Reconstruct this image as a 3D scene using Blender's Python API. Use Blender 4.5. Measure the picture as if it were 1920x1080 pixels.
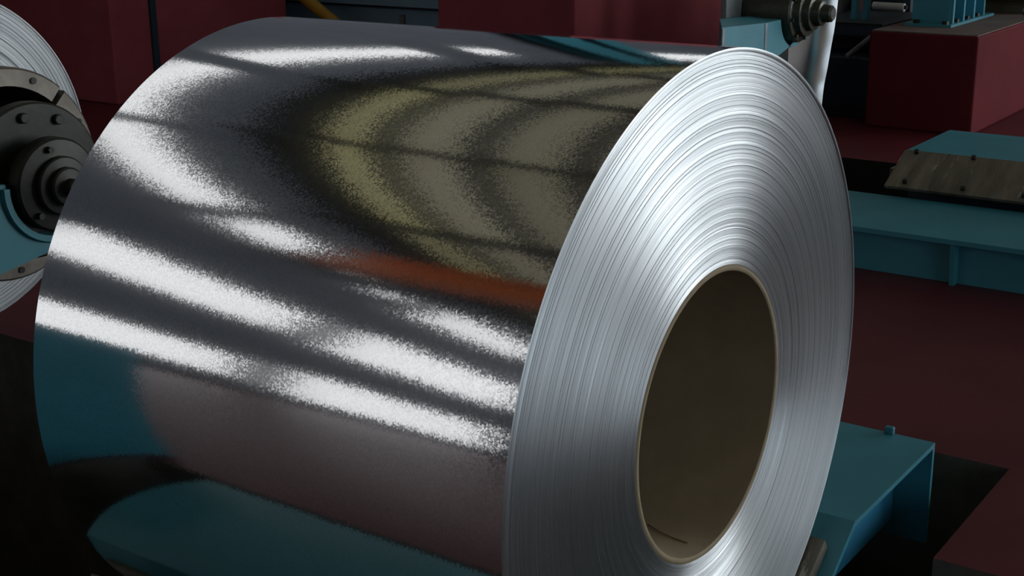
import bpy, bmesh, math, random
from mathutils import Vector, Matrix
random.seed(7)
scene = bpy.context.scene
for o in list(bpy.data.objects): bpy.data.objects.remove(o)
PI = math.pi

# ------------------------------------------------------------------ camera
CAM_POS = Vector((-1.9134, -0.9569, 0.8661))
YAW, PITCH, ROLL, FPX = -0.95190, 0.29491, -0.01244, 2581.0
cd = bpy.data.cameras.new('camera'); cam = bpy.data.objects.new('camera', cd)
scene.collection.objects.link(cam); scene.camera = cam
fwd = Vector((-math.sin(YAW)*math.cos(PITCH), math.cos(YAW)*math.cos(PITCH), -math.sin(PITCH)))
right = Vector((math.cos(YAW), math.sin(YAW), 0)); up = right.cross(fwd)
r2 = math.cos(ROLL)*right + math.sin(ROLL)*up
u2 = -math.sin(ROLL)*right + math.cos(ROLL)*up
cam.matrix_world = Matrix(((r2.x, u2.x, -fwd.x, CAM_POS.x), (r2.y, u2.y, -fwd.y, CAM_POS.y),
                           (r2.z, u2.z, -fwd.z, CAM_POS.z), (0, 0, 0, 1)))
cd.sensor_fit = 'HORIZONTAL'; cd.sensor_width = 36.0; cd.lens = 36.0*FPX/1920.0
cd.clip_start = 0.05; cd.clip_end = 200

# ------------------------------------------------------------------ world, light levels, exposure
world = bpy.data.worlds.new('world'); scene.world = world; world.use_nodes = True
wb = world.node_tree.nodes['Background']
wb.inputs[0].default_value = (0.55, 0.72, 1.0, 1); wb.inputs[1].default_value = 0.3
vs = scene.view_settings
vs.view_transform = 'Standard'; vs.look = 'None'; vs.exposure = 0.0; vs.gamma = 1.0; vs.use_curve_mapping = False
PANE = 0.98        # daylight in the end-wall windows
DOOR_FILL = 1.5         # glow of an unseen opening added behind the camera
SIDE_FILL = 7.6         # glow of unseen side windows and second door, added to light coil face
ROOF = 0.148        # daylight through the translucent roof sheets

# ------------------------------------------------------------------ materials
def new_mat(name):
    m = bpy.data.materials.new(name); m.use_nodes = True
    nt = m.node_tree; return m, nt, nt.nodes['Principled BSDF']
def N(nt, t, **kw):
    n = nt.nodes.new(t)
    for k, v in kw.items():
        if k in n.inputs: n.inputs[k].default_value = v
        else: setattr(n, k, v)
    return n
def coord(nt): return nt.nodes.new('ShaderNodeTexCoord').outputs['Object']
def paint(name, col, col2, rough=0.45, scale=6.0, stretch=None, wear=None, wear_amt=0.0, bump=0.1, fine=60.0, spec=0.5, metallic=0.0):
    m, nt, b = new_mat(name); L = nt.links.new; co = coord(nt)
    if stretch:
        mp = nt.nodes.new('ShaderNodeMapping'); mp.inputs['Rotation'].default_value = (0, 0, stretch[0]); mp.inputs['Scale'].default_value = stretch[1:]
        L(co, mp.inputs[0]); co = mp.outputs[0]
    n1 = N(nt, 'ShaderNodeTexNoise', Scale=scale, Detail=5.0, Roughness=0.6); L(co, n1.inputs['Vector'])
    r = nt.nodes.new('ShaderNodeValToRGB'); L(n1.outputs['Fac'], r.inputs[0])
    r.color_ramp.elements[0].position = 0.3; r.color_ramp.elements[1].position = 0.72
    r.color_ramp.elements[0].color = (*col, 1); r.color_ramp.elements[1].color = (*col2, 1)
    out = r.outputs[0]
    if wear:
        n2 = N(nt, 'ShaderNodeTexNoise', Scale=scale*2.3, Detail=8.0, Roughness=0.7); L(co, n2.inputs['Vector'])
        r2_ = nt.nodes.new('ShaderNodeValToRGB'); L(n2.outputs['Fac'], r2_.inputs[0])
        e = r2_.color_ramp.elements; e[0].position = 0.78-wear_amt; e[1].position = 0.84-wear_amt
        e[0].color = (0, 0, 0, 1); e[1].color = (1, 1, 1, 1)
        mx = nt.nodes.new('ShaderNodeMix'); mx.data_type = 'RGBA'
        L(r2_.outputs[0], mx.inputs[0]); L(out, mx.inputs[6]); mx.inputs[7].default_value = (*wear, 1)
        out = mx.outputs[2]
    L(out, b.inputs['Base Color'])
    n3 = N(nt, 'ShaderNodeTexNoise', Scale=fine, Detail=3.0); L(co, n3.inputs['Vector'])
    bp = N(nt, 'ShaderNodeBump', Strength=bump, Distance=0.004); L(n3.outputs['Fac'], bp.inputs['Height']); L(bp.outputs[0], b.inputs['Normal'])
    b.inputs['Roughness'].default_value = rough; b.inputs['Metallic'].default_value = metallic
    b.inputs['Specular IOR Level'].default_value = spec
    return m
def emit(name, col, strength, vary=0.0):
    m, nt, b = new_mat(name); L = nt.links.new
    b.inputs['Base Color'].default_value = (0.3, 0.3, 0.3, 1); b.inputs['Roughness'].default_value = 0.6
    b.inputs['Emission Color'].default_value = (*col, 1); b.inputs['Emission Strength'].default_value = strength
    if vary:
        oi = nt.nodes.new('ShaderNodeObjectInfo')
        ma = N(nt, 'ShaderNodeMath', operation='MULTIPLY_ADD'); L(oi.outputs['Random'], ma.inputs[0])
        ma.inputs[1].default_value = strength*vary; ma.inputs[2].default_value = strength*(1-vary/2)
        L(ma.outputs[0], b.inputs['Emission Strength'])
    return m

TEAL = (0.032, 0.18, 0.235); TEAL2 = (0.043, 0.22, 0.28)
M = {}
M['teal'] = paint('teal_paint', TEAL, TEAL2, 0.4, 5, bump=0.05)
M['teal_worn'] = paint('teal_worn_paint', TEAL, TEAL2, 0.45, 7, wear=(0.35, 0.36, 0.35), wear_amt=0.08)
M['blue'] = paint('blue_paint', (0.03, 0.21, 0.38), (0.045, 0.27, 0.45), 0.4, 5)
M['navy'] = paint('navy_paint', (0.010, 0.022, 0.036), (0.014, 0.03, 0.05), 0.5, 5)
M['slate'] = paint('slate_paint', (0.17, 0.31, 0.42), (0.20, 0.36, 0.48), 0.5, 4)
M['red'] = paint('red_plinth_paint', (0.088, 0.011, 0.016), (0.115, 0.016, 0.02), 0.7, 3, wear=(0.16, 0.08, 0.07), wear_amt=0.0, bump=0.15, spec=0.06)
M['red_lit'] = paint('lit_red_plinth_paint', (0.22, 0.045, 0.058), (0.27, 0.06, 0.072), 0.7, 3, wear=(0.22, 0.11, 0.10), wear_amt=0.0, bump=0.15, spec=0.06)  # lighter copy of the red, stands in for light on the far plinths
M['screed'] = paint('dusty_brown_screed', (0.07, 0.045, 0.04), (0.12, 0.085, 0.07), 0.8, 6)
M['white'] = paint('white_glint_roller', (0.7, 0.71, 0.68), (0.8, 0.8, 0.78), 0.35, 9)  # white base colour paints in the bright reflection on the roller
M['redfloor'] = paint('red_floor_paint', (0.070, 0.0085, 0.013), (0.105, 0.014, 0.019), 0.42, 2.2, wear=(0.075, 0.035, 0.033), wear_amt=0.13, bump=0.25, fine=35, spec=0.3)
M['concrete'] = paint('raw_concrete', (0.05, 0.048, 0.042), (0.10, 0.095, 0.08), 0.9, 9, bump=0.6, fine=25)
M['pit'] = paint('shaded_pit_concrete', (0.006, 0.005, 0.0045), (0.016, 0.013, 0.011), 0.7, 4, bump=0.4, spec=0.2)  # near-black colour holds the shade of the deep pit
M['dark'] = paint('oily_dark_steel', (0.012, 0.012, 0.011), (0.03, 0.03, 0.026), 0.45, 12, metallic=0.5)
M['steel'] = paint('grey_green_steel', (0.018, 0.021, 0.018), (0.04, 0.043, 0.037), 0.42, 9, metallic=0.6)
M['grease'] = paint('greasy_bearing', (0.014, 0.015, 0.009), (0.03, 0.034, 0.018), 0.4, 30, bump=0.5)
M['pad'] = paint('scuffed_wear_plate', (0.075, 0.065, 0.05), (0.20, 0.18, 0.145), 0.55, 7, stretch=(-0.5, 0.5, 2.6, 0.5), wear=(0.36, 0.34, 0.30), wear_amt=0.17, bump=0.5, metallic=0.3)
M['ring'] = paint('worn_steel_ring', (0.11, 0.095, 0.08), (0.20, 0.18, 0.155), 0.45, 14, wear=(0.06, 0.05, 0.045), wear_amt=0.1, metallic=0.5)
M['yellow'] = paint('yellow_pipe_paint', (0.30, 0.17, 0.012), (0.38, 0.22, 0.02), 0.45, 8)
M['orange'] = paint('orange_crane_paint', (0.38, 0.085, 0.02), (0.45, 0.11, 0.03), 0.5, 2)
M['wall'] = paint('painted_wall', (0.12, 0.132, 0.158), (0.155, 0.168, 0.195), 0.8, 1.5)
M['beam'] = paint('dark_roof_steel', (0.018, 0.018, 0.018), (0.03, 0.03, 0.028), 0.6, 3)
M['frame'] = paint('window_frame_paint', (0.05, 0.055, 0.06), (0.07, 0.075, 0.08), 0.5, 6)
M['chrome'] = paint('bright_roller', (0.6, 0.6, 0.58), (0.7, 0.7, 0.68), 0.18, 10, metallic=1.0, bump=0.02)
M['motor'] = paint('brown_motor_paint', (0.05, 0.035, 0.018), (0.09, 0.065, 0.035), 0.5, 14)
M['plate'] = paint('bare_grey_plate', (0.14, 0.16, 0.17), (0.24, 0.26, 0.26), 0.5, 14, metallic=0.4)
M['board'] = paint('brown_board_core', (0.27, 0.215, 0.14), (0.33, 0.265, 0.18), 0.75, 16, wear=(0.07, 0.05, 0.03), wear_amt=0.05, bump=0.12, fine=120)
M['board_rim'] = paint('board_core_rim', (0.22, 0.17, 0.10), (0.28, 0.22, 0.14), 0.8, 30)
M['pane'] = emit('daylight_pane', (1.0, 1.0, 1.0), PANE)
M['side_fill'] = emit('added_side_light', (0.93, 0.98, 1.0), SIDE_FILL)
M['door_light'] = emit('added_door_light', (0.80, 0.92, 1.0), DOOR_FILL)
M['sheet_roof'] = emit('dimmer_roof_sheet', (1.0, 0.92, 0.60), ROOF*.8, vary=0.5)
M['sheet_lit'] = emit('window_lit_roof_sheet', (1.0, 0.92, 0.40), ROOF*1.25, vary=0.4)  # brighter copy: light from the end windows put into the glow

def zinc(name, rough, grain, tilt):
    """galvanised sheet: small zinc crystals, each tilted a little differently"""
    m, nt, b = new_mat(name); L = nt.links.new; co = coord(nt)
    b.inputs['Metallic'].default_value = 1.0
    vo = N(nt, 'ShaderNodeTexVoronoi', Scale=grain); L(co, vo.inputs['Vector'])
    sub = N(nt, 'ShaderNodeVectorMath', operation='SUBTRACT'); L(vo.outputs['Color'], sub.inputs[0]); sub.inputs[1].default_value = (.5, .5, .5)
    sc = N(nt, 'ShaderNodeVectorMath', operation='SCALE'); L(sub.outputs[0], sc.inputs[0]); sc.inputs['Scale'].default_value = tilt
    ge = nt.nodes.new('ShaderNodeNewGeometry')
    ad = N(nt, 'ShaderNodeVectorMath', operation='ADD'); L(ge.outputs['Normal'], ad.inputs[0]); L(sc.outputs[0], ad.inputs[1])
    no = N(nt, 'ShaderNodeVectorMath', operation='NORMALIZE'); L(ad.outputs[0], no.inputs[0]); L(no.outputs[0], b.inputs['Normal'])
    sp = nt.nodes.new('ShaderNodeSeparateColor'); L(vo.outputs['Color'], sp.inputs[0])
    r = nt.nodes.new('ShaderNodeValToRGB'); L(sp.outputs[1], r.inputs[0])
    r.color_ramp.elements[0].color = (0.645, 0.66, 0.68, 1); r.color_ramp.elements[1].color = (0.76, 0.77, 0.78, 1)
    L(r.outputs[0], b.inputs['Base Color'])
    b.inputs['Roughness'].default_value = rough
    return m
M['zinc'] = zinc('galvanised_sheet', 0.09, 430.0, 0.016)
M['zinc_strip'] = zinc('galvanised_strip', 0.33, 300.0, 0.006)

def edge_steel(name, rough=0.42, aniso=0.92, k=1.0):
    m, nt, b = new_mat(name); L = nt.links.new; co = coord(nt)
    b.inputs['Metallic'].default_value = 0.95
    b.inputs['Roughness'].default_value = rough
    b.inputs['Anisotropic'].default_value = aniso
    b.inputs['Anisotropic Rotation'].default_value = 0.25
    tg = nt.nodes.new('ShaderNodeTangent'); tg.direction_type = 'RADIAL'; tg.axis = 'Y'
    L(tg.outputs[0], b.inputs['Tangent'])
    sx = nt.nodes.new('ShaderNodeSeparateXYZ'); L(co, sx.inputs[0])
    cb = nt.nodes.new('ShaderNodeCombineXYZ'); L(sx.outputs[0], cb.inputs[0]); L(sx.outputs[2], cb.inputs[1])
    ln = N(nt, 'ShaderNodeVectorMath', operation='LENGTH'); L(cb.outputs[0], ln.inputs[0])
    n = N(nt, 'ShaderNodeTexNoise', noise_dimensions='1D', Scale=210.0, Detail=2.0, Roughness=0.6)
    L(ln.outputs['Value'], n.inputs['W'])
    r = nt.nodes.new('ShaderNodeValToRGB'); L(n.outputs['Fac'], r.inputs[0])
    r.color_ramp.elements[0].position = 0.3; r.color_ramp.elements[1].position = 0.6
    r.color_ramp.elements[0].color = (0.55*k, 0.58*k, 0.60*k, 1); r.color_ramp.elements[1].color = (0.64*k, 0.68*k, 0.71*k, 1)
    L(r.outputs[0], b.inputs['Base Color'])
    return m
M['edge'] = edge_steel('wound_strip_edges')
M['edge_dull'] = edge_steel('dull_wound_strip_edges', 0.55, 0.6, 0.55)

# ------------------------------------------------------------------ mesh helpers
col = scene.collection
def link(name, me, mat, parent=None):
    o = bpy.data.objects.new(name, me); col.objects.link(o)
    for mm in (mat if isinstance(mat, (list, tuple)) else [mat]):
        me.materials.append(M[mm] if isinstance(mm, str) else mm)
    if parent is not None: o.parent = parent
    return o
def empty(name, loc, label, cat, group=None):
    o = bpy.data.objects.new(name, None); col.objects.link(o); o.location = loc; o.empty_display_size = 0.1
    tag(o, label, cat, group); return o
def tag(o, label, cat, group=None):
    o['label'] = label; o['category'] = cat
    if group: o['group'] = group
    return o
class MB:
    """collects simple shapes, coordinates in the parent's frame (off is subtracted)"""
    def __init__(s, off=(0, 0, 0)): s.bm = bmesh.new(); s.off = Vector(off)
    def v(s, p): return s.bm.verts.new(Vector(p) - s.off)
    def box(s, a, b, bevel=0.0):
        x0, y0, z0 = a; x1, y1, z1 = b
        c = [s.v(p) for p in ((x0,y0,z0),(x1,y0,z0),(x1,y1,z0),(x0,y1,z0),(x0,y0,z1),(x1,y0,z1),(x1,y1,z1),(x0,y1,z1))]
        fs = [s.bm.faces.new([c[i] for i in f]) for f in ((3,2,1,0),(4,5,6,7),(0,1,5,4),(1,2,6,5),(2,3,7,6),(3,0,4,7))]
        if bevel:
            es = list({e for f in fs for e in f.edges})
            bmesh.ops.bevel(s.bm, geom=es, offset=bevel, segments=2, affect='EDGES', profile=0.5)
        return s
    def prism_y(s, poly, y0, y1, dx=0.0):
        """polygon of (x,z) pulled along y"""
        A = [s.v((x, y0, z)) for x, z in poly]; B = [s.v((x+dx, y1, z)) for x, z in poly]; n = len(poly)
        s.bm.faces.new(A); s.bm.faces.new(B[::-1])
        for i in range(n): s.bm.faces.new((A[i], B[i], B[(i+1) % n], A[(i+1) % n]))
        return s
    def lathe_y(s, prof, c, seg=96, closed=False):
        """profile of (r, y) turned about the y axis through c=(x,z)"""
        rings = []
        for r, y in prof:
            if r < 1e-6: rings.append([s.v((c[0], y, c[1]))])
            else: rings.append([s.v((c[0]+r*math.cos(2*PI*k/seg), y, c[1]+r*math.sin(2*PI*k/seg))) for k in range(seg)])
        pairs = list(zip(rings, rings[1:])) + ([(rings[-1], rings[0])] if closed else [])
        for a, b in pairs:
            for k in range(seg):
                k2 = (k+1) % seg
                if len(a) == 1 and len(b) == 1: continue
                if len(a) == 1: s.bm.faces.new((a[0], b[k2], b[k]))
                elif len(b) == 1: s.bm.faces.new((a[k], a[k2], b[0]))
                else: s.bm.faces.new((a[k], a[k2], b[k2], b[k]))
        return s
    def tube(s, p, q, r, seg=16, r2=None):
        p = Vector(p); q = Vector(q); d = (q-p).normalized()
        a = d.orthogonal().normalized(); b = d.cross(a); r2 = r if r2 is None else r2
        A = [s.v(p + r*(math.cos(2*PI*k/seg)*a + math.sin(2*PI*k/seg)*b)) for k in range(seg)]
        B = [s.v(q + r2*(math.cos(2*PI*k/seg)*a + math.sin(2*PI*k/seg)*b)) for k in range(seg)]
        s.bm.faces.new(A[::-1]); s.bm.faces.new(B)
        for k in range(seg): s.bm.faces.new((A[k], A[(k+1) % seg], B[(k+1) % seg], B[k]))
        return s
    def build(s, name, mat, parent=None, smooth=None):
        bmesh.ops.recalc_face_normals(s.bm, faces=s.bm.faces)
        me = bpy.data.meshes.new(name); s.bm.to_mesh(me); s.bm.free()
        if smooth is not None:
            me.shade_smooth()
            if smooth < 180: me.set_sharp_from_angle(angle=math.radians(smooth))
        return link(name, me, mat, parent)
def structure(o): o['kind'] = 'structure'; return o

# ------------------------------------------------------------------ hall shell
FZ = -0.5; X0, X1, Y0, Y1, HC = -15.5, 18.0, -13.0, 9.0, 8.8
PITZ = -1.5
def is_pit(x, y):
    return ((abs(x) < 1.19 and -.18 < y < 1.49) or (abs(x) < .66 and -4 < y < -.18) or
            (abs(x) < .48 and 1.49 < y < 4) or (3.07 < x < 4.43 and -3 < y < 4))
def build_floor():
    xs = [X0, -1.19, -.66, -.48, .48, .66, 1.19, 3.07, 4.43, X1]; ys = [Y0, -4, -3, -.18, 1.49, 4, Y1]
    bm = bmesh.new(); cache = {}
    def v(x, y, z):
        k = (x, y, z)
        if k not in cache: cache[k] = bm.verts.new(k)
        return cache[k]
    nx, ny = len(xs)-1, len(ys)-1
    pit = [[is_pit((xs[i]+xs[i+1])/2, (ys[j]+ys[j+1])/2) for j in range(ny)] for i in range(nx)]
    for i in range(nx):
        for j in range(ny):
            z = PITZ if pit[i][j] else FZ
            f = bm.faces.new((v(xs[i], ys[j], z), v(xs[i+1], ys[j], z), v(xs[i+1], ys[j+1], z), v(xs[i], ys[j+1], z)))
            f.material_index = 2 if pit[i][j] else 0
            for di, dj, a, b in ((1, 0, (xs[i+1], ys[j]), (xs[i+1], ys[j+1])), (0, 1, (xs[i+1], ys[j+1]), (xs[i], ys[j+1]))):
                ii, jj = i+di, j+dj
                if ii < nx and jj < ny and pit[ii][jj] != pit[i][j]:
                    f = bm.faces.new((v(*a, FZ), v(*b, FZ), v(*b, PITZ), v(*a, PITZ))); f.material_index = 2 if a[0] > 2 else 1  # far pit walls get the same painted-in shade
    bmesh.ops.recalc_face_normals(bm, faces=bm.faces)
    if bm.faces[:][0].normal.z < 0: bmesh.ops.reverse_faces(bm, faces=bm.faces)
    me = bpy.data.meshes.new('floor'); bm.to_mesh(me); bm.free()
    return structure(link('floor', me, ['redfloor', 'concrete', 'pit']))
floor = build_floor()
structure(MB().box((X0-.3, Y1, FZ), (X1+.3, Y1+.3, HC)).build('wall_back', 'wall'))
structure(MB().box((X0-.3, Y0-.3, FZ), (X1+.3, Y0, HC)).build('wall_front', 'wall'))
structure(MB().box((X0-.3, Y0, FZ), (X0, Y1, HC)).build('wall_left', 'wall'))
structure(MB().box((X1, Y0, FZ), (X1+.3, Y1, HC)).build('wall_right', 'wall'))
ceiling = structure(MB().box((X0-.3, Y0-.3, HC+.12), (X1+.3, Y1+.3, HC+.3)).build('ceiling', 'beam'))
BX = [-14.3, -9.7, -5.1, -.5, 4.1, 8.7, 13.3]; BY = [7.3, 6.2, 5.1, 4.0, 2.9, 0.7, -1.5, -3.7, -5.9, -8.1, -10.3]
xe = [X0] + BX + [X1]; ye = [Y0] + sorted(BY) + [8.05]
sheet_mesh = {}
for i in range(len(xe)-1):
    for j in range(len(ye)-1):
        w, d = xe[i+1]-xe[i], ye[j+1]-ye[j]; new = ye[j] > 7; k = (round(w, 2), round(d, 2), new)  # row by the end wall takes the brighter, window-lit copy
        if k not in sheet_mesh:
            o = MB().box((-w/2, -d/2, 0), (w/2, d/2, .03)).build('roof_sheet', 'sheet_lit' if new else 'sheet_roof', ceiling); sheet_mesh[k] = o.data
        else:
            o = bpy.data.objects.new('roof_sheet', sheet_mesh[k]); col.objects.link(o); o.parent = ceiling
        o.location = ((xe[i]+xe[i+1])/2, (ye[j]+ye[j+1])/2, HC+.06)
for x in BX: MB().box((x-.15, Y0, HC-.32), (x+.15, Y1, HC+.04)).build('roof_beam', 'beam', ceiling)
for y in BY: MB().box((X0, y-.12, HC-.18), (X1, y+.12, HC+.05)).build('roof_beam', 'beam', ceiling)

win_n = 0
def window_y(x0, x1, z0, z1, y, s, pane='pane', nx=4, nz=1):
    """window in a wall of constant y; s=-1 faces -y, +1 faces +y"""
    global win_n; win_n += 1
    t = .05
    f = MB()
    for a, b in (((x0-t, z0-t), (x1+t, z0)), ((x0-t, z1), (x1+t, z1+t)), ((x0-t, z0), (x0, z1)), ((x1, z0), (x1+t, z1))):
        f.box((a[0], y, a[1]), (b[0], y+s*.08, b[1]))
    w = structure(f.build('window_%d' % win_n, 'frame'))
    MB().box((x0, y+s*.01, z0), (x1, y+s*.03, z1)).build('pane', pane, w)
    m = MB(); 
    for i in range(1, nx): x = x0+(x1-x0)*i/nx; m.box((x-.02, y+s*.03, z0), (x+.02, y+s*.06, z1))
    for i in range(1, nz): z = z0+(z1-z0)*i/nz; m.box((x0, y+s*.03, z-.02), (x1, y+s*.055, z+.02))
    if nx > 1 or nz > 1: m.build('mullion', 'frame', w)
    return w
def window_x(y0, y1, z0, z1, x, s, pane, ny=6, nz=3):
    global win_n; win_n += 1
    t = .06; f = MB()
    for a, b in (((y0-t, z0-t), (y1+t, z0)), ((y0-t, z1), (y1+t, z1+t)), ((y0-t, z0), (y0, z1)), ((y1, z0), (y1+t, z1))):
        f.box((x, a[0], a[1]), (x+s*.08, b[0], b[1]))
    w = structure(f.build('window_%d' % win_n, 'frame'))
    MB().box((x+s*.01, y0, z0), (x+s*.03, y1, z1)).build('pane', pane, w)
    m = MB()
    for i in range(1, ny): y = y0+(y1-y0)*i/ny; m.box((x+s*.03, y-.03, z0), (x+s*.06, y+.03, z1))
    for i in range(1, nz): z = z0+(z1-z0)*i/nz; m.box((x+s*.03, y0, z-.03), (x+s*.055, y1, z+.03))
    m.build('mullion', 'frame', w); return w
# end wall: clerestory row, middle row, low row (bays of about 4.6 m)
for a in ((-13.0, -10.1, 6.5, 7.7), (-9.35, -8.8, 6.8, 7.2), (-8.15, -7.55, 7.15, 7.5), (-6.8, -5.45, 6.62, 7.55),
          (-4.75, -.85, 6.6, 7.45), (-.42, 3.5, 6.6, 7.45), (4.4, 8.3, 6.5, 7.45), (9.4, 10.25, 6.4, 7.35), (14.1, 16.8, 6.4, 8.0)):
    window_y(*a, Y1, -1, nx=1)
for a in ((-14.2, -10.1, 3.0, 4.75), (-9.3, -5.3, 3.12, 4.45), (-14.2, -10.1, -.1, 1.45), (-9.3, -5.3, 0.05, 1.2)):
    window_y(*a, Y1, -1, nx=1)
# side and front walls, unseen: windows and doors added for their light
for y0, y1 in ((-12.6, -9.2), (-8.6, -5.2)): window_x(y0, y1, 1.0, 5.5, X1, -1, 'side_fill')  # unseen, added for the bright streak on the coil face
for y0, y1 in ((2.2, 5.0), (5.6, 8.4)): window_x(y0, y1, 3.0, 7.0, X0, 1, 'pane', 3, 3)  # unseen, added for the hanging strip to mirror
def added_doorway(n, x0, x1, z1, light):  # unseen glowing opening, added to light the coil face and hall
    f = MB(); y = Y0
    f.box((x0-.25, y, FZ), (x0, y+.2, z1+.25)); f.box((x1, y, FZ), (x1+.25, y+.2, z1+.25)); f.box((x0, y, z1), (x1, y+.2, z1+.25))
    d = structure(f.build('door_%d' % n, 'frame'))
    MB().box((x0, y+.01, FZ), (x1, y+.03, z1)).build('added_light_panel', light, d)
added_doorway(1, -9, 5, 5.5, 'door_light')
added_doorway(2, 9.5, 17, 6.0, 'side_fill')

# ------------------------------------------------------------------ overhead crane runway (seen in the coil's shine)
cr = empty('crane_girder', (-7, 0, 8.0), 'orange overhead crane runway girder high along the left side', 'crane girder')
c = MB((-7, 0, 8.0)); c.box((-7.25, -9, 7.75), (-6.75, 8.6, 7.95)); c.box((-7.25, -9, 6.55), (-6.75, 8.6, 6.7)); c.build('flange', 'orange', cr)
MB((-7, 0, 8.0)).box((-7.03, -9, 6.7), (-6.97, 8.6, 7.75)).build('web', 'orange', cr)
for y in (-8, -4, 0, 4, 8): MB((-7, 0, 8.0)).box((-7.08, y-.06, 7.95), (-6.92, y+.06, 8.62)).build('hanger', 'beam', cr)

# ------------------------------------------------------------------ the steel coil
R, RI, LEN = 0.60, 0.2516, 0.98
coil = empty('steel_coil', (0, 0, -R), 'large shiny galvanised steel coil with bright wound edges resting on teal saddles', 'steel coil')
off = (0, 0, -R)
def wound_edge(name, c, r0, r1, y, n, seg, off, parent, sgn=1, seed=1, amp=0.00022, mat='edge'):
    """face of the wound strip: rings of uneven width, each slightly proud of or behind its neighbours"""
    rnd = random.Random(seed); ws = [rnd.choice((.6, .8, 1.0, 1.3, 1.9)) for _ in range(n)]; k = (r1-r0)/sum(ws)
    prof = []; a = r0; lvl = 0.0
    for i in range(n):
        st = ws[i]*k; b = a+st
        lvl = lvl*.8 + rnd.uniform(-amp, amp)
        if rnd.random() < .10: lvl += rnd.choice((-1, 1))*amp*2
        lvl = max(-.0016, min(.0016, lvl)); yy = y + sgn*(lvl+.0024)
        if i == n-1: yy = y + sgn*.0002
        g = rnd.uniform(.0012, .0024) if rnd.random() < .3 else rnd.uniform(.0001, .0003)
        e = min(.0008, st*.3); tilt = sgn*rnd.uniform(-.00004, .00004)
        prof += [(a, yy+sgn*g), (a+e, yy+tilt), (b-e, yy-tilt)]
        a = b
    prof[0] = (r0, y+sgn*.004); prof.append((r1, y+sgn*.0008))
    ctr = Vector((c[0], y, c[1])); m = MB(ctr); m.lathe_y(prof, c, seg)
    o = m.build(name, mat, parent, 60); o.location = ctr - Vector(off); return o
wound_edge('wound_edge', (0, 0), RI, R, 0.0, 96, 720, off, coil)
wound_edge('wound_edge', (0, 0), RI, R, LEN, 60, 96, off, coil, -1, 5)
m = MB(off); m.lathe_y([(R, .0008)] + [(R, LEN*k/12) for k in range(1, 12)] + [(R, LEN-.0008)], (0, 0), 360)
m.build('outer_wrap', 'zinc', coil, 180)
m = MB(off); m.lathe_y([(RI-.010, .003), (RI-.010, LEN-.003)], (0, 0), 128); m.build('core_sleeve', 'board', coil, 180)
m = MB(off); m.lathe_y([(RI, .004), (RI-.002, .001), (RI-.008, .001), (RI-.010, .003)], (0, 0), 128); m.build('core_rim', 'board_rim', coil, 60)

# ------------------------------------------------------------------ coil saddles (V cradle halves)
def saddle(name, label, sx, x_in, x_out, z_top, y0, y1, slope, wid, pad_label=None, zb=-.65):
    """half cradle: flat top from x_in to x_out (mirrored by sx), face sloping down towards x=0 side"""
    root = empty(name, (sx*(x_in+x_out)/2, (y0+y1)/2, z_top), label, 'coil saddle', 'teal coil saddles')
    o = (sx*(x_in+x_out)/2, (y0+y1)/2, z_top); t = .012
    dx, dz = math.cos(slope)*wid, math.sin(slope)*wid
    P = lambda pts: [(sx*x, z) for x, z in pts]
    nx, nz = math.sin(slope)*t, math.cos(slope)*t      # normal offsets (below the skin)
    MB(o).prism_y(P([(x_in, z_top), (x_out, z_top), (x_out, z_top-t), (x_in+.004, z_top-t)]), y0, y1).build('top_plate', 'teal', root)
    MB(o).prism_y(P([(x_in, z_top), (x_in+.004, z_top-t), (x_in-dx+nx, z_top-dz-nz), (x_in-dx, z_top-dz)]), y0, y1).build('sloping_plate', 'teal', root)
    MB(o).prism_y(P([(x_out-t, z_top-t), (x_out, z_top-t), (x_out, zb), (x_out-t, zb)]), y0, y1).build('side_plate', 'teal', root)
    for yy in (y0+.085, y1-.10):
        MB(o).prism_y(P([(x_in, z_top-t*1.1), (x_out-t, z_top-t*1.1), (x_out-t, zb+.04), (x_in-dx+.02, zb+.04), (x_in-dx+.02, z_top-dz-t)]), yy, yy+.015).build('end_web', 'blue', root)
    # foot that carries the saddle down to the pit
    MB(o).prism_y(P([(x_in-.1, zb+.04), (x_out-.12, zb+.04), (x_out-.12, PITZ), (x_in-.1, PITZ)]), y0+.25, y1-.25).build('pedestal', 'pit', root)
    # wear pad lying on the slope
    u = (-math.cos(slope), -math.sin(slope)); n = (-math.sin(slope), math.cos(slope)); th = .034
    def pt(s, h): return (x_in+u[0]*s+n[0]*h, z_top+u[1]*s+n[1]*h)
    s0, s1 = .075, wid-.03
    pd = MB(o).prism_y(P([pt(s0, .001), pt(s1, .001), pt(s1, th), pt(s0, th)]), y0+.03, y1-.03).build('wear_pad', 'pad', root)
    return root
S35 = math.radians(35.2)
sd = saddle('coil_saddle', 'near teal coil saddle with open boxed end under the right of the coil', 1, .536, 1.015, -.40, -.055, 1.11, S35, .34)
saddle('coil_saddle', 'teal coil saddle under the hidden left side of the coil', -1, .536, 1.04, -.40, -.055, 1.11, S35, .34)

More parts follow.
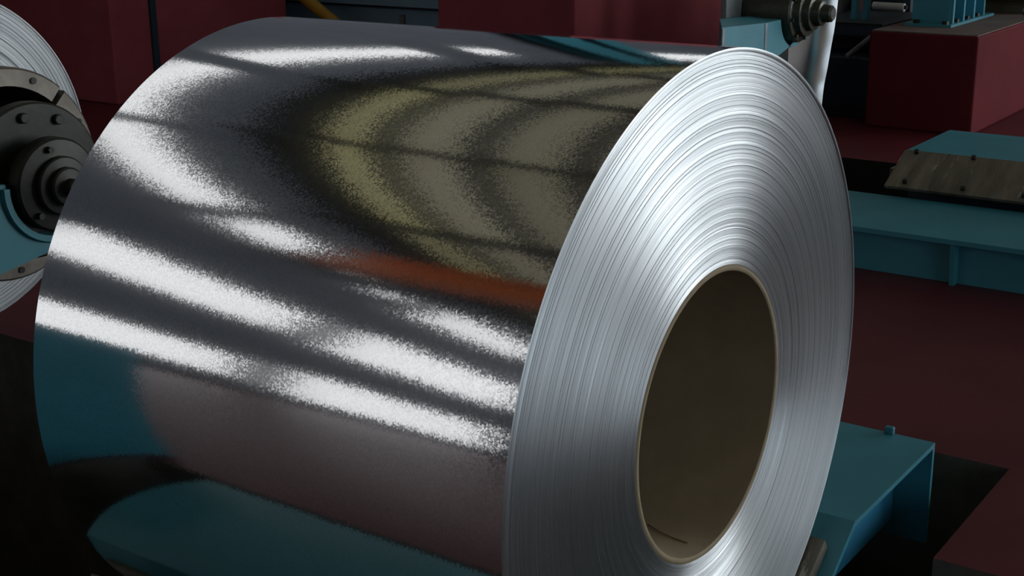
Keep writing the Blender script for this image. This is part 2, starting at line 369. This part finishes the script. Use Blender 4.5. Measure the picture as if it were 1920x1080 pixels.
# far saddle with scratched plate, on the next track
fs = empty('coil_saddle', (3.55, 0, -.2), 'far teal saddle with dark scuffed sloping plate beside the teal rail beam', 'coil saddle', 'teal coil saddles')
o = (3.55, 0, -.2)
YE = 0.855; YS = -1.6
MB(o).prism_y([(3.28, -.2), (3.81, -.2), (3.81, -.215), (3.285, -.215)], YS, YE-.0).build('top_plate', 'teal', fs)
MB(o).prism_y([(3.28, -.2), (3.285, -.215), (3.10, -.31), (3.09, -.30)], YS, YE).build('sloping_plate', 'teal', fs)
fpad = MB(o).prism_y([(3.27, -.192), (3.275, -.203), (3.07, -.306), (3.062, -.295)], YS+.02, YE-.005)
fpad = fpad.build('wear_pad', 'pad', fs)
MB(o).prism_y([(3.30, -.215), (3.80, -.215), (3.80, PITZ), (3.30, PITZ)], YS+.02, YE-.02).build('body', 'navy', fs)
for yy in (.80, .58, .36, .14, -.08):
    MB(o).tube((3.262, yy, -.206), (3.2515, yy, -.187), .009, 12).build('bolt', 'dark', fpad)
    MB(o).tube((3.094, yy-.02, -.29), (3.0835, yy-.02, -.271), .009, 12).build('bolt', 'dark', fpad)

# ------------------------------------------------------------------ teal rail beam on the floor
rb = empty('rail_beam', (2.8, 0, FZ), 'long teal flanged rail beam with welded ribs on the red floor', 'beam')
o = (2.8, 0, FZ)
MB(o).box((2.56, -3.5, -.352), (3.075, 3.2, -.335)).build('top_flange', 'teal', rb)
MB(o).box((2.62, -3.5, FZ), (2.64, 3.2, -.352)).build('web', 'teal', rb)
MB(o).box((2.98, -3.5, FZ), (3.0, 3.2, -.352)).build('web', 'teal', rb)
for yy in (-2.9, -2.07, -1.24, -.41, .42, 1.25, 2.08, 2.9):
    MB(o).prism_y([(2.565, -.352), (2.62, -.352), (2.62, FZ), (2.585, FZ)], yy-.008, yy+.008).build('rib', 'teal', rb)

# ------------------------------------------------------------------ red plinths
def plinth(a, b, label, bev=.012, mat='red'):
    cx, cy = (a[0]+b[0])/2, (a[1]+b[1])/2
    r = empty('plinth', (cx, cy, FZ), label, 'plinth', 'red painted machine plinths')
    MB((cx, cy, FZ)).box(a, b, bev).build('block', mat, r)
    return r
lp = plinth((5.3, 1.215, FZ), (8.2, 1.80, .015), 'low dark red plinth carrying a teal post and a motor')
MB((6.75, 1.5075, FZ)).box((5.31, 1.225, .012), (8.19, 1.79, .02)).build('screed_top', 'screed', lp)
plinth((4.5, 3.17, FZ), (6.26, 4.12, 1.0), 'tall red plinth behind the middle of the coil', mat='red_lit')
pl = plinth((3.6, 5.945, FZ), (5.117, 8.4, 1.1), 'tall red plinth behind the coil, nearest the mandrel', mat='red_lit')
MB((4.3585, 7.1725, FZ)).box((3.90, 5.925, FZ), (3.945, 5.945, 1.1)).build('seam_strip', 'navy', pl)

# ------------------------------------------------------------------ slate blue machine panels between the plinths
mp = empty('machine_housing', (5.8, 5.6, FZ), 'slate blue steel machine housing between two tall red plinths', 'machine')
o = (5.8, 5.6, FZ)
MB(o).box((5.6, 4.3, FZ), (6.2, 7.6, -.05)).build('lower_panel', 'slate', mp)
MB(o).box((5.53, 4.3, -.03), (6.2, 7.6, .5)).build('upper_panel', 'slate', mp)
MB(o).box((5.57, 4.3, -.05), (6.2, 7.6, -.03)).build('shadow_strip', 'navy', mp)  # navy strip paints the shadow line below the upper panel
MB(o).box((5.585, 5.28, FZ), (5.6, 5.32, -.09)).build('latch', 'plate', mp)
yb = empty('brace_pipe', (5.2, 5.2, FZ), 'sloping yellow pipe brace in front of the slate blue housing', 'pipe')
o = (5.2, 5.2, FZ); d = Vector((0, -.163, -.095)); p0 = Vector((5.2, 5.824, .019))
q = p0 + d*((FZ-p0.z)/d.z); p1 = p0 - d*5
MB(o).tube(p1, q + Vector((0, 0, 0)), .042, 20).build('pipe', 'yellow', yb, 40)
MB(o).box((5.1, q.y-.1, FZ), (5.3, q.y+.1, FZ+.015)).build('foot_plate', 'yellow', yb)

# ------------------------------------------------------------------ coil on the uncoiler mandrel (left)
UC = (.238, .105)
uc = empty('steel_coil', (UC[0], 2.5, UC[1]-.477), 'matt grey steel coil mounted on the mandrel at the left edge', 'steel coil')
off = (UC[0], 2.5, UC[1]-.477)
wound_edge('wound_edge', UC, .288, .477, 2.5, 48, 160, off, uc, 1, 11, .0002, 'edge_dull')
MB(off).lathe_y([(.477, 2.501), (.477, 3.5), (.288, 3.5)], UC, 160).build('outer_wrap', 'zinc', uc, 40)
md = empty('uncoiler_mandrel', (-.9, 2.1, FZ), 'uncoiler mandrel with worn clamp ring, dark flange and teal support arm', 'mandrel')
off = (-.9, 2.1, FZ)
# clamp ring in segments with slots between them
def ring_seg(a0, a1, r0, r1, y0, y1, n=14):
    m = MB(off); rows = []
    for k in range(n+1):
        a = a0+(a1-a0)*k/n; ca, sa = math.cos(a), math.sin(a)
        rows.append([m.v((UC[0]+r*ca, y, UC[1]+r*sa)) for r, y in ((r0, y0), (r1-.006, y0), (r1, y0+.006), (r1, y1), (r0, y1))])
    for a, b in zip(rows, rows[1:]):
        for i in range(5): m.bm.faces.new((a[i], a[(i+1) % 5], b[(i+1) % 5], b[i]))
    m.bm.faces.new(rows[0][::-1]); m.bm.faces.new(rows[-1])
    return m.build('clamp_segment', 'ring', md, 30)
for k in range(4):
    ang = math.radians(46) + k*PI/2
    sg = ring_seg(ang+.035, ang+PI/2-.035, .236, .286, 2.21, 2.55)
    a = ang
    m = MB(off); 
    m.tube((UC[0]+.262*math.cos(ang), 2.235, UC[1]+.262*math.sin(ang)), (UC[0]+.262*math.cos(ang), 2.5, UC[1]+.262*math.sin(ang)), .018, 8); m.build('segment_slot', 'dark', md)
    for da in (.35, .78, 1.2):
        b = ang+da; x, z = UC[0]+.261*math.cos(b), UC[1]+.261*math.sin(b)
        MB(off).tube((x, 2.206, z), (x, 2.215, z), .009, 12).build('bolt_hole', 'dark', sg)
MB(off).lathe_y([(.236, 2.42), (.0, 2.42)], UC, 64).build('mandrel_drum', 'dark', md, 40)
hubp = MB(off).lathe_y([(0, 2.09), (.20, 2.09), (.205, 2.095), (.205, 2.13), (.19, 2.14), (.15, 2.42)], UC, 80).build('hub_plate', 'steel', md, 30)
for da in (math.radians(62), math.radians(98), math.radians(134), math.radians(170)):
    x, z = UC[0]+.17*math.cos(da), UC[1]+.17*math.sin(da)
    MB(off).lathe_y([(0, 2.078), (.011, 2.078), (.014, 2.081), (.014, 2.09)], (x, z), 16).build('bolt', 'steel', hubp, 30)
flg = MB(off).lathe_y([(0, 1.93), (.018, 1.93), (.022, 1.935), (.022, 1.955), (.045, 1.958), (.05, 1.962), (.05, 1.975), (.072, 1.978), (.076, 1.982), (.076, 1.995),
                 (.116, 2.0), (.122, 2.006), (.122, 2.04), (.10, 2.045), (.10, 2.09)], UC, 80).build('bearing_flange', 'dark', md, 30)
for k in range(3):
    a = k*2*PI/3+1.8; x, z = UC[0]+.098*math.cos(a), UC[1]+.098*math.sin(a)
    MB(off).tube((x, 1.985, z), (x, 2.0, z), .009, 6).build('bolt', 'steel', flg)
# teal support arm with a round seat for the flange
arc = [(UC[0]+.135*math.cos(a), UC[1]+.135*math.sin(a)) for a in [math.radians(172+ (330-172)*k/18) for k in range(19)]]
poly = [(-.95, .20)] + [(.10, .128)] + arc + [(.42, UC[1]-.02), (.42, -.02), (.235, -.066), (.07, -.093), (-.55, -.17), (-.66, FZ), (-.95, FZ)]
MB(off).prism_y(poly, 2.03, 2.10).build('support_arm', 'teal', md)
seat = MB(off)
n = 18; rows = []
for k in range(n+1):
    a = math.radians(175+(325-175)*k/n)
    rows.append([seat.v((UC[0]+r*math.cos(a), y, UC[1]+r*math.sin(a))) for r, y in ((.134, 2.05), (.134, 2.018), (.15, 2.018), (.155, 2.03), (.155, 2.05))])
for a, b in zip(rows, rows[1:]):
    for i in range(5): seat.bm.faces.new((a[i], a[(i+1) % 5], b[(i+1) % 5], b[i]))
seat.bm.faces.new(rows[0][::-1]); seat.bm.faces.new(rows[-1])
seat.build('bearing_seat', 'teal', md, 30)
MB(off).box((-1.05, 1.95, FZ), (-.6, 2.25, FZ+.05), .005).build('base', 'teal', md)
MB(off).box((-.30, 3.7, FZ), (.70, 5.0, .55), .02).build('drive_housing', 'teal', md)
MB(off).lathe_y([(.12, 2.42), (.12, 3.7)], UC, 48).build('shaft', 'dark', md, 40)

# teal cabinet beside the coil (its side shows in the coil's shine)
cb_ = empty('machine_cabinet', (-1.05, 1.9, FZ), 'teal steel machine cabinet mirrored in the lower left of the coil', 'cabinet')
o = (-1.05, 1.9, FZ)
MB(o).box((-1.30, 1.5, FZ), (-.78, 1.86, .14), .008).build('body', 'teal', cb_)
MB(o).box((-1.25, 1.492, -.42), (-.83, 1.5, .10)).build('door', 'teal', cb_)

# ------------------------------------------------------------------ bearing stand and roll (top right)
bs = empty('bearing_stand', (4.3, 2.1, FZ), 'chipped teal bearing stand with a greasy roll bearing', 'bearing stand')
o = (4.3, 2.1, FZ); BC = (4.55, .175)
arc = [(BC[0]+.17*math.cos(a), BC[1]+.17*math.sin(a)) for a in [math.radians(188+ (352-188)*k/16) for k in range(17)]]
poly = [(3.754, .174), (4.212, .153), (BC[0]-.17, .152)] + arc + [(4.725, .15), (4.69, .105), (4.655, .08), (4.617, .057), (4.56, .034), (4.48, .006), (4.35, -.025), (4.2, -.055), (4.12, -.10), (4.10, FZ), (3.754, FZ)]
MB(o).prism_y(poly, 1.9, 2.08, .33).build('housing', 'teal_worn', bs)
MB(o).box((3.748, 1.893, FZ), (3.772, 1.9, .168)).build('edge_strip', 'plate', bs)
MB(o).prism_y([(4.203, .15), (4.228, .15), (4.222, .0), (4.212, -.04), (4.206, .0)], 1.897, 1.9).build('bare_patch', 'plate', bs)
cap = MB(o).lathe_y([(0, 1.70), (.03, 1.70), (.04, 1.71), (.045, 1.75), (.06, 1.755), (.065, 1.79), (.085, 1.795), (.09, 1.825), (.115, 1.83), (.12, 1.86), (.14, 1.866), (.148, 1.875), (.148, 2.12), (0, 2.12)], BC, 56)
cap = cap.build('bearing_cap', 'grease', bs, 30)
for k in range(8):
    a = k*PI/4+.2; x, z = BC[0]+.13*math.cos(a), BC[1]+.13*math.sin(a)
    MB(o).tube((x, 1.85, z), (x, 1.87, z), .01, 6).build('bolt', 'grease', cap)
MB(o).lathe_y([(.10, 2.12), (.10, 2.19)], BC, 40).build('roll', 'dark', bs, 40)
MB(o).box((4.475, 2.125, FZ), (4.99, 2.16, .5)).build('back_plate', 'dark', bs)
MB(o).box((4.24, 2.125, FZ), (4.475, 2.15, .6)).build('grey_side_plate', 'plate', bs)

# ------------------------------------------------------------------ bright strip coming off the roll
prof = [(5.55, 1.02), (5.42, 1.0), (5.30, .90), (5.245, .72), (5.23, .50), (5.216, .30), (5.2045, .178), (5.18, .041), (5.144, -.07), (5.11, -.179), (5.078, -.262), (5.063, -.359), (5.055, -.43), (5.05, FZ)]
def smooth(P, n=4):
    out = []
    for i in range(len(P)-1):
        a, b, c_, d_ = P[max(i-1, 0)], P[i], P[i+1], P[min(i+2, len(P)-1)]
        for k in range(n):
            t = k/n
            out.append(tuple(.5*((2*b[j]) + (-a[j]+c_[j])*t + (2*a[j]-5*b[j]+4*c_[j]-d_[j])*t*t + (-a[j]+3*b[j]-3*c_[j]+d_[j])*t**3) for j in (0, 1)))
    return out + [P[-1]]
pr = smooth(prof)

SO = (5.1, 2.2, FZ)
st = MB(SO); rows = []
for i, (x, z) in enumerate(pr):
    rows.append([st.v((x, y, z)) for y in (1.95, 2.08, 2.2, 2.32, 2.45)])
for a, b in zip(rows, rows[1:]):
    for k in range(4): st.bm.faces.new((a[k], a[k+1], b[k+1], b[k]))
so = st.build('steel_strip', 'zinc_strip', None, 180); so.location = SO
sm = so.modifiers.new('thick', 'SOLIDIFY'); sm.thickness = .003
tag(so, 'bright curved steel strip hanging down behind the greasy bearing', 'steel strip')

# ------------------------------------------------------------------ dark equipment between the strip and the low plinth
nv = empty('machine_cabinet', (5.7, 2.15, FZ), 'dark navy machine cabinet between hanging strip and low red plinth', 'cabinet')
o = (5.7, 2.15, FZ)
MB(o).box((5.5, 1.83, FZ), (5.88, 2.55, -.16), .01).build('body', 'navy', nv)
MB(o).box((5.494, 1.87, -.45), (5.5, 2.3, -.2)).build('cover_plate', 'navy', nv)
MB(o).tube((5.46, 1.84, -.03), (5.46, 1.98, -.15), .016, 12).build('lever', 'plate', nv, 40)
ob = empty('machine_table', (6.1, 2.2, FZ), 'dark teal machine table edge behind the hanging strip', 'machine')
o = (6.1, 2.2, FZ)
MB(o).box((5.62, 1.86, -.055), (6.45, 2.58, .005)).build('table_top', 'navy', ob)
MB(o).box((5.615, 1.86, .005), (5.64, 2.58, .018)).build('edge_trim', 'steel', ob)
MB(o).box((5.9, 1.9, FZ), (6.44, 2.55, -.055)).build('body', 'navy', ob)
for y in (2.05, 2.12, 2.3): MB(o).box((5.9, y, .005), (5.95, y+.03, .35)).build('post', 'teal', ob)
MB(o).box((5.95, 2.35, .005), (6.44, 2.57, .4)).build('gear_case', 'dark', ob)
cr_ = empty('guide_roller', (6.75, 2.1, FZ), 'small bright roller in dark bracket above the low plinth', 'roller')
o = (6.75, 2.1, FZ)
MB(o).tube((6.5, 2.245, .028), (6.5, 2.045, .026), .026, 20).build('roller', 'white', cr_, 40)
MB(o).box((6.56, 2.03, FZ), (6.9, 2.3, .3)).build('bracket', 'navy', cr_)
MB(o).tube((6.5, 2.26, .028), (6.5, 2.03, .028), .012, 10).build('axle', 'dark', cr_, 40)

# teal post bolted on the low plinth
tp = empty('machine_post', (6.0, 1.6, .02), 'ribbed teal steel post bolted to the low red plinth', 'post')
o = (6.0, 1.6, .02)
bpl = MB(o).box((5.60, 1.46, .02), (6.36, 1.72, .034)).build('base_plate', 'teal', tp)
MB(o).box((5.74, 1.56, .034), (6.28, 1.66, .9)).build('column', 'blue', tp)
for x in (5.68, 5.86, 6.04, 6.22):
    MB(o).prism_y([(x-.012, .034), (x+.012, .034), (x+.012, .8), (x-.012, .8)], 1.475, 1.56).build('rib', 'teal', tp)
MB(o).box((5.66, 1.49, .034), (5.74, 1.70, .9)).build('column_face', 'teal', tp)
for x, y in ((5.77, 1.49), (5.95, 1.49), (6.13, 1.49), (5.625, 1.50), (5.625, 1.66)):
    MB(o).tube((x, y, .034), (x, y, .052), .018, 6).build('anchor_bolt', 'dark', bpl)
# motor on the low plinth
mo = empty('electric_motor', (6.3, 1.36, .02), 'brown oily motor beside the ribbed teal post', 'motor')
o = (6.3, 1.36, .02); mc = (6.62, .20)
mh = MB(o).lathe_y([(0, 1.26), (.05, 1.26), (.06, 1.27), (.14, 1.28), (.155, 1.30), (.155, 1.66), (.13, 1.68), (0, 1.68)], mc, 40).build('housing', 'motor', mo, 30)
for k in range(14):
    a = 2*PI*k/14; x, z = mc[0]+.16*math.cos(a), mc[1]+.16*math.sin(a)
    MB(o).tube((x, 1.31, z), (x, 1.64, z), .01, 6).build('cooling_fin', 'motor', mh)
MB(o).box((6.50, 1.32, .02), (6.74, 1.62, .07)).build('foot', 'motor', mo)
MB(o).tube((6.38, 1.25, .12), (6.30, 1.27, .045), .02, 10).build('cable', 'plate', mo, 40)

# ------------------------------------------------------------------ broken concrete edge of the far pit
rnd = random.Random(3)
ch = MB(); 
for k in range(9):
    y = 1.05 + rnd.random()*.25; r = .02+.03*rnd.random(); x = 4.40-.03*rnd.random(); z = FZ-.015-.03*rnd.random()
    ch.box((x-r, y-r, z-r*.7), (x+r, y+r, z+r*.3))
ch.build('broken_edge', 'concrete', floor)

# lug on the near saddle
MB(sd.location).box((1.002, .04, -.40), (1.016, .062, -.382), .003).build('lug', 'teal_worn', sd)
# loose strand lying inside the coil's core
stp = [(.014, .128, -.2400), (.001, .098, -.2396), (-.006, .066, -.2403), (-.009, .036, -.2402)]
sob = MB(stp[1])
for a, b in zip(stp, stp[1:]): sob.tube(a, b, .0012, 6)
sob = sob.build('wire_strand', 'board_rim'); sob.location = stp[1]; tag(sob, 'thin pale wire strand lying inside the brown core', 'wire')
# teal columns standing along the end wall
for k, (xa, xb, lb) in enumerate(((11.8, 12.6, 'wider teal steel column by the end wall'), (13.0, 13.5, 'slimmer teal steel column by the end wall, nearer the corner'))):
    cxx = (xa+xb)/2; cr2 = empty('steel_column', (cxx, 8.5, FZ), lb, 'column', 'teal columns at the end wall')
    oo = (cxx, 8.5, FZ)
    MB(oo).box((xa, 8.3, FZ), (xb, 8.33, 8.4)).build('flange', 'teal', cr2)
    MB(oo).box((cxx-.03, 8.33, FZ), (cxx+.03, 8.67, 8.4)).build('web', 'teal', cr2)
    MB(oo).box((xa, 8.67, FZ), (xb, 8.7, 8.4)).build('flange', 'teal', cr2)
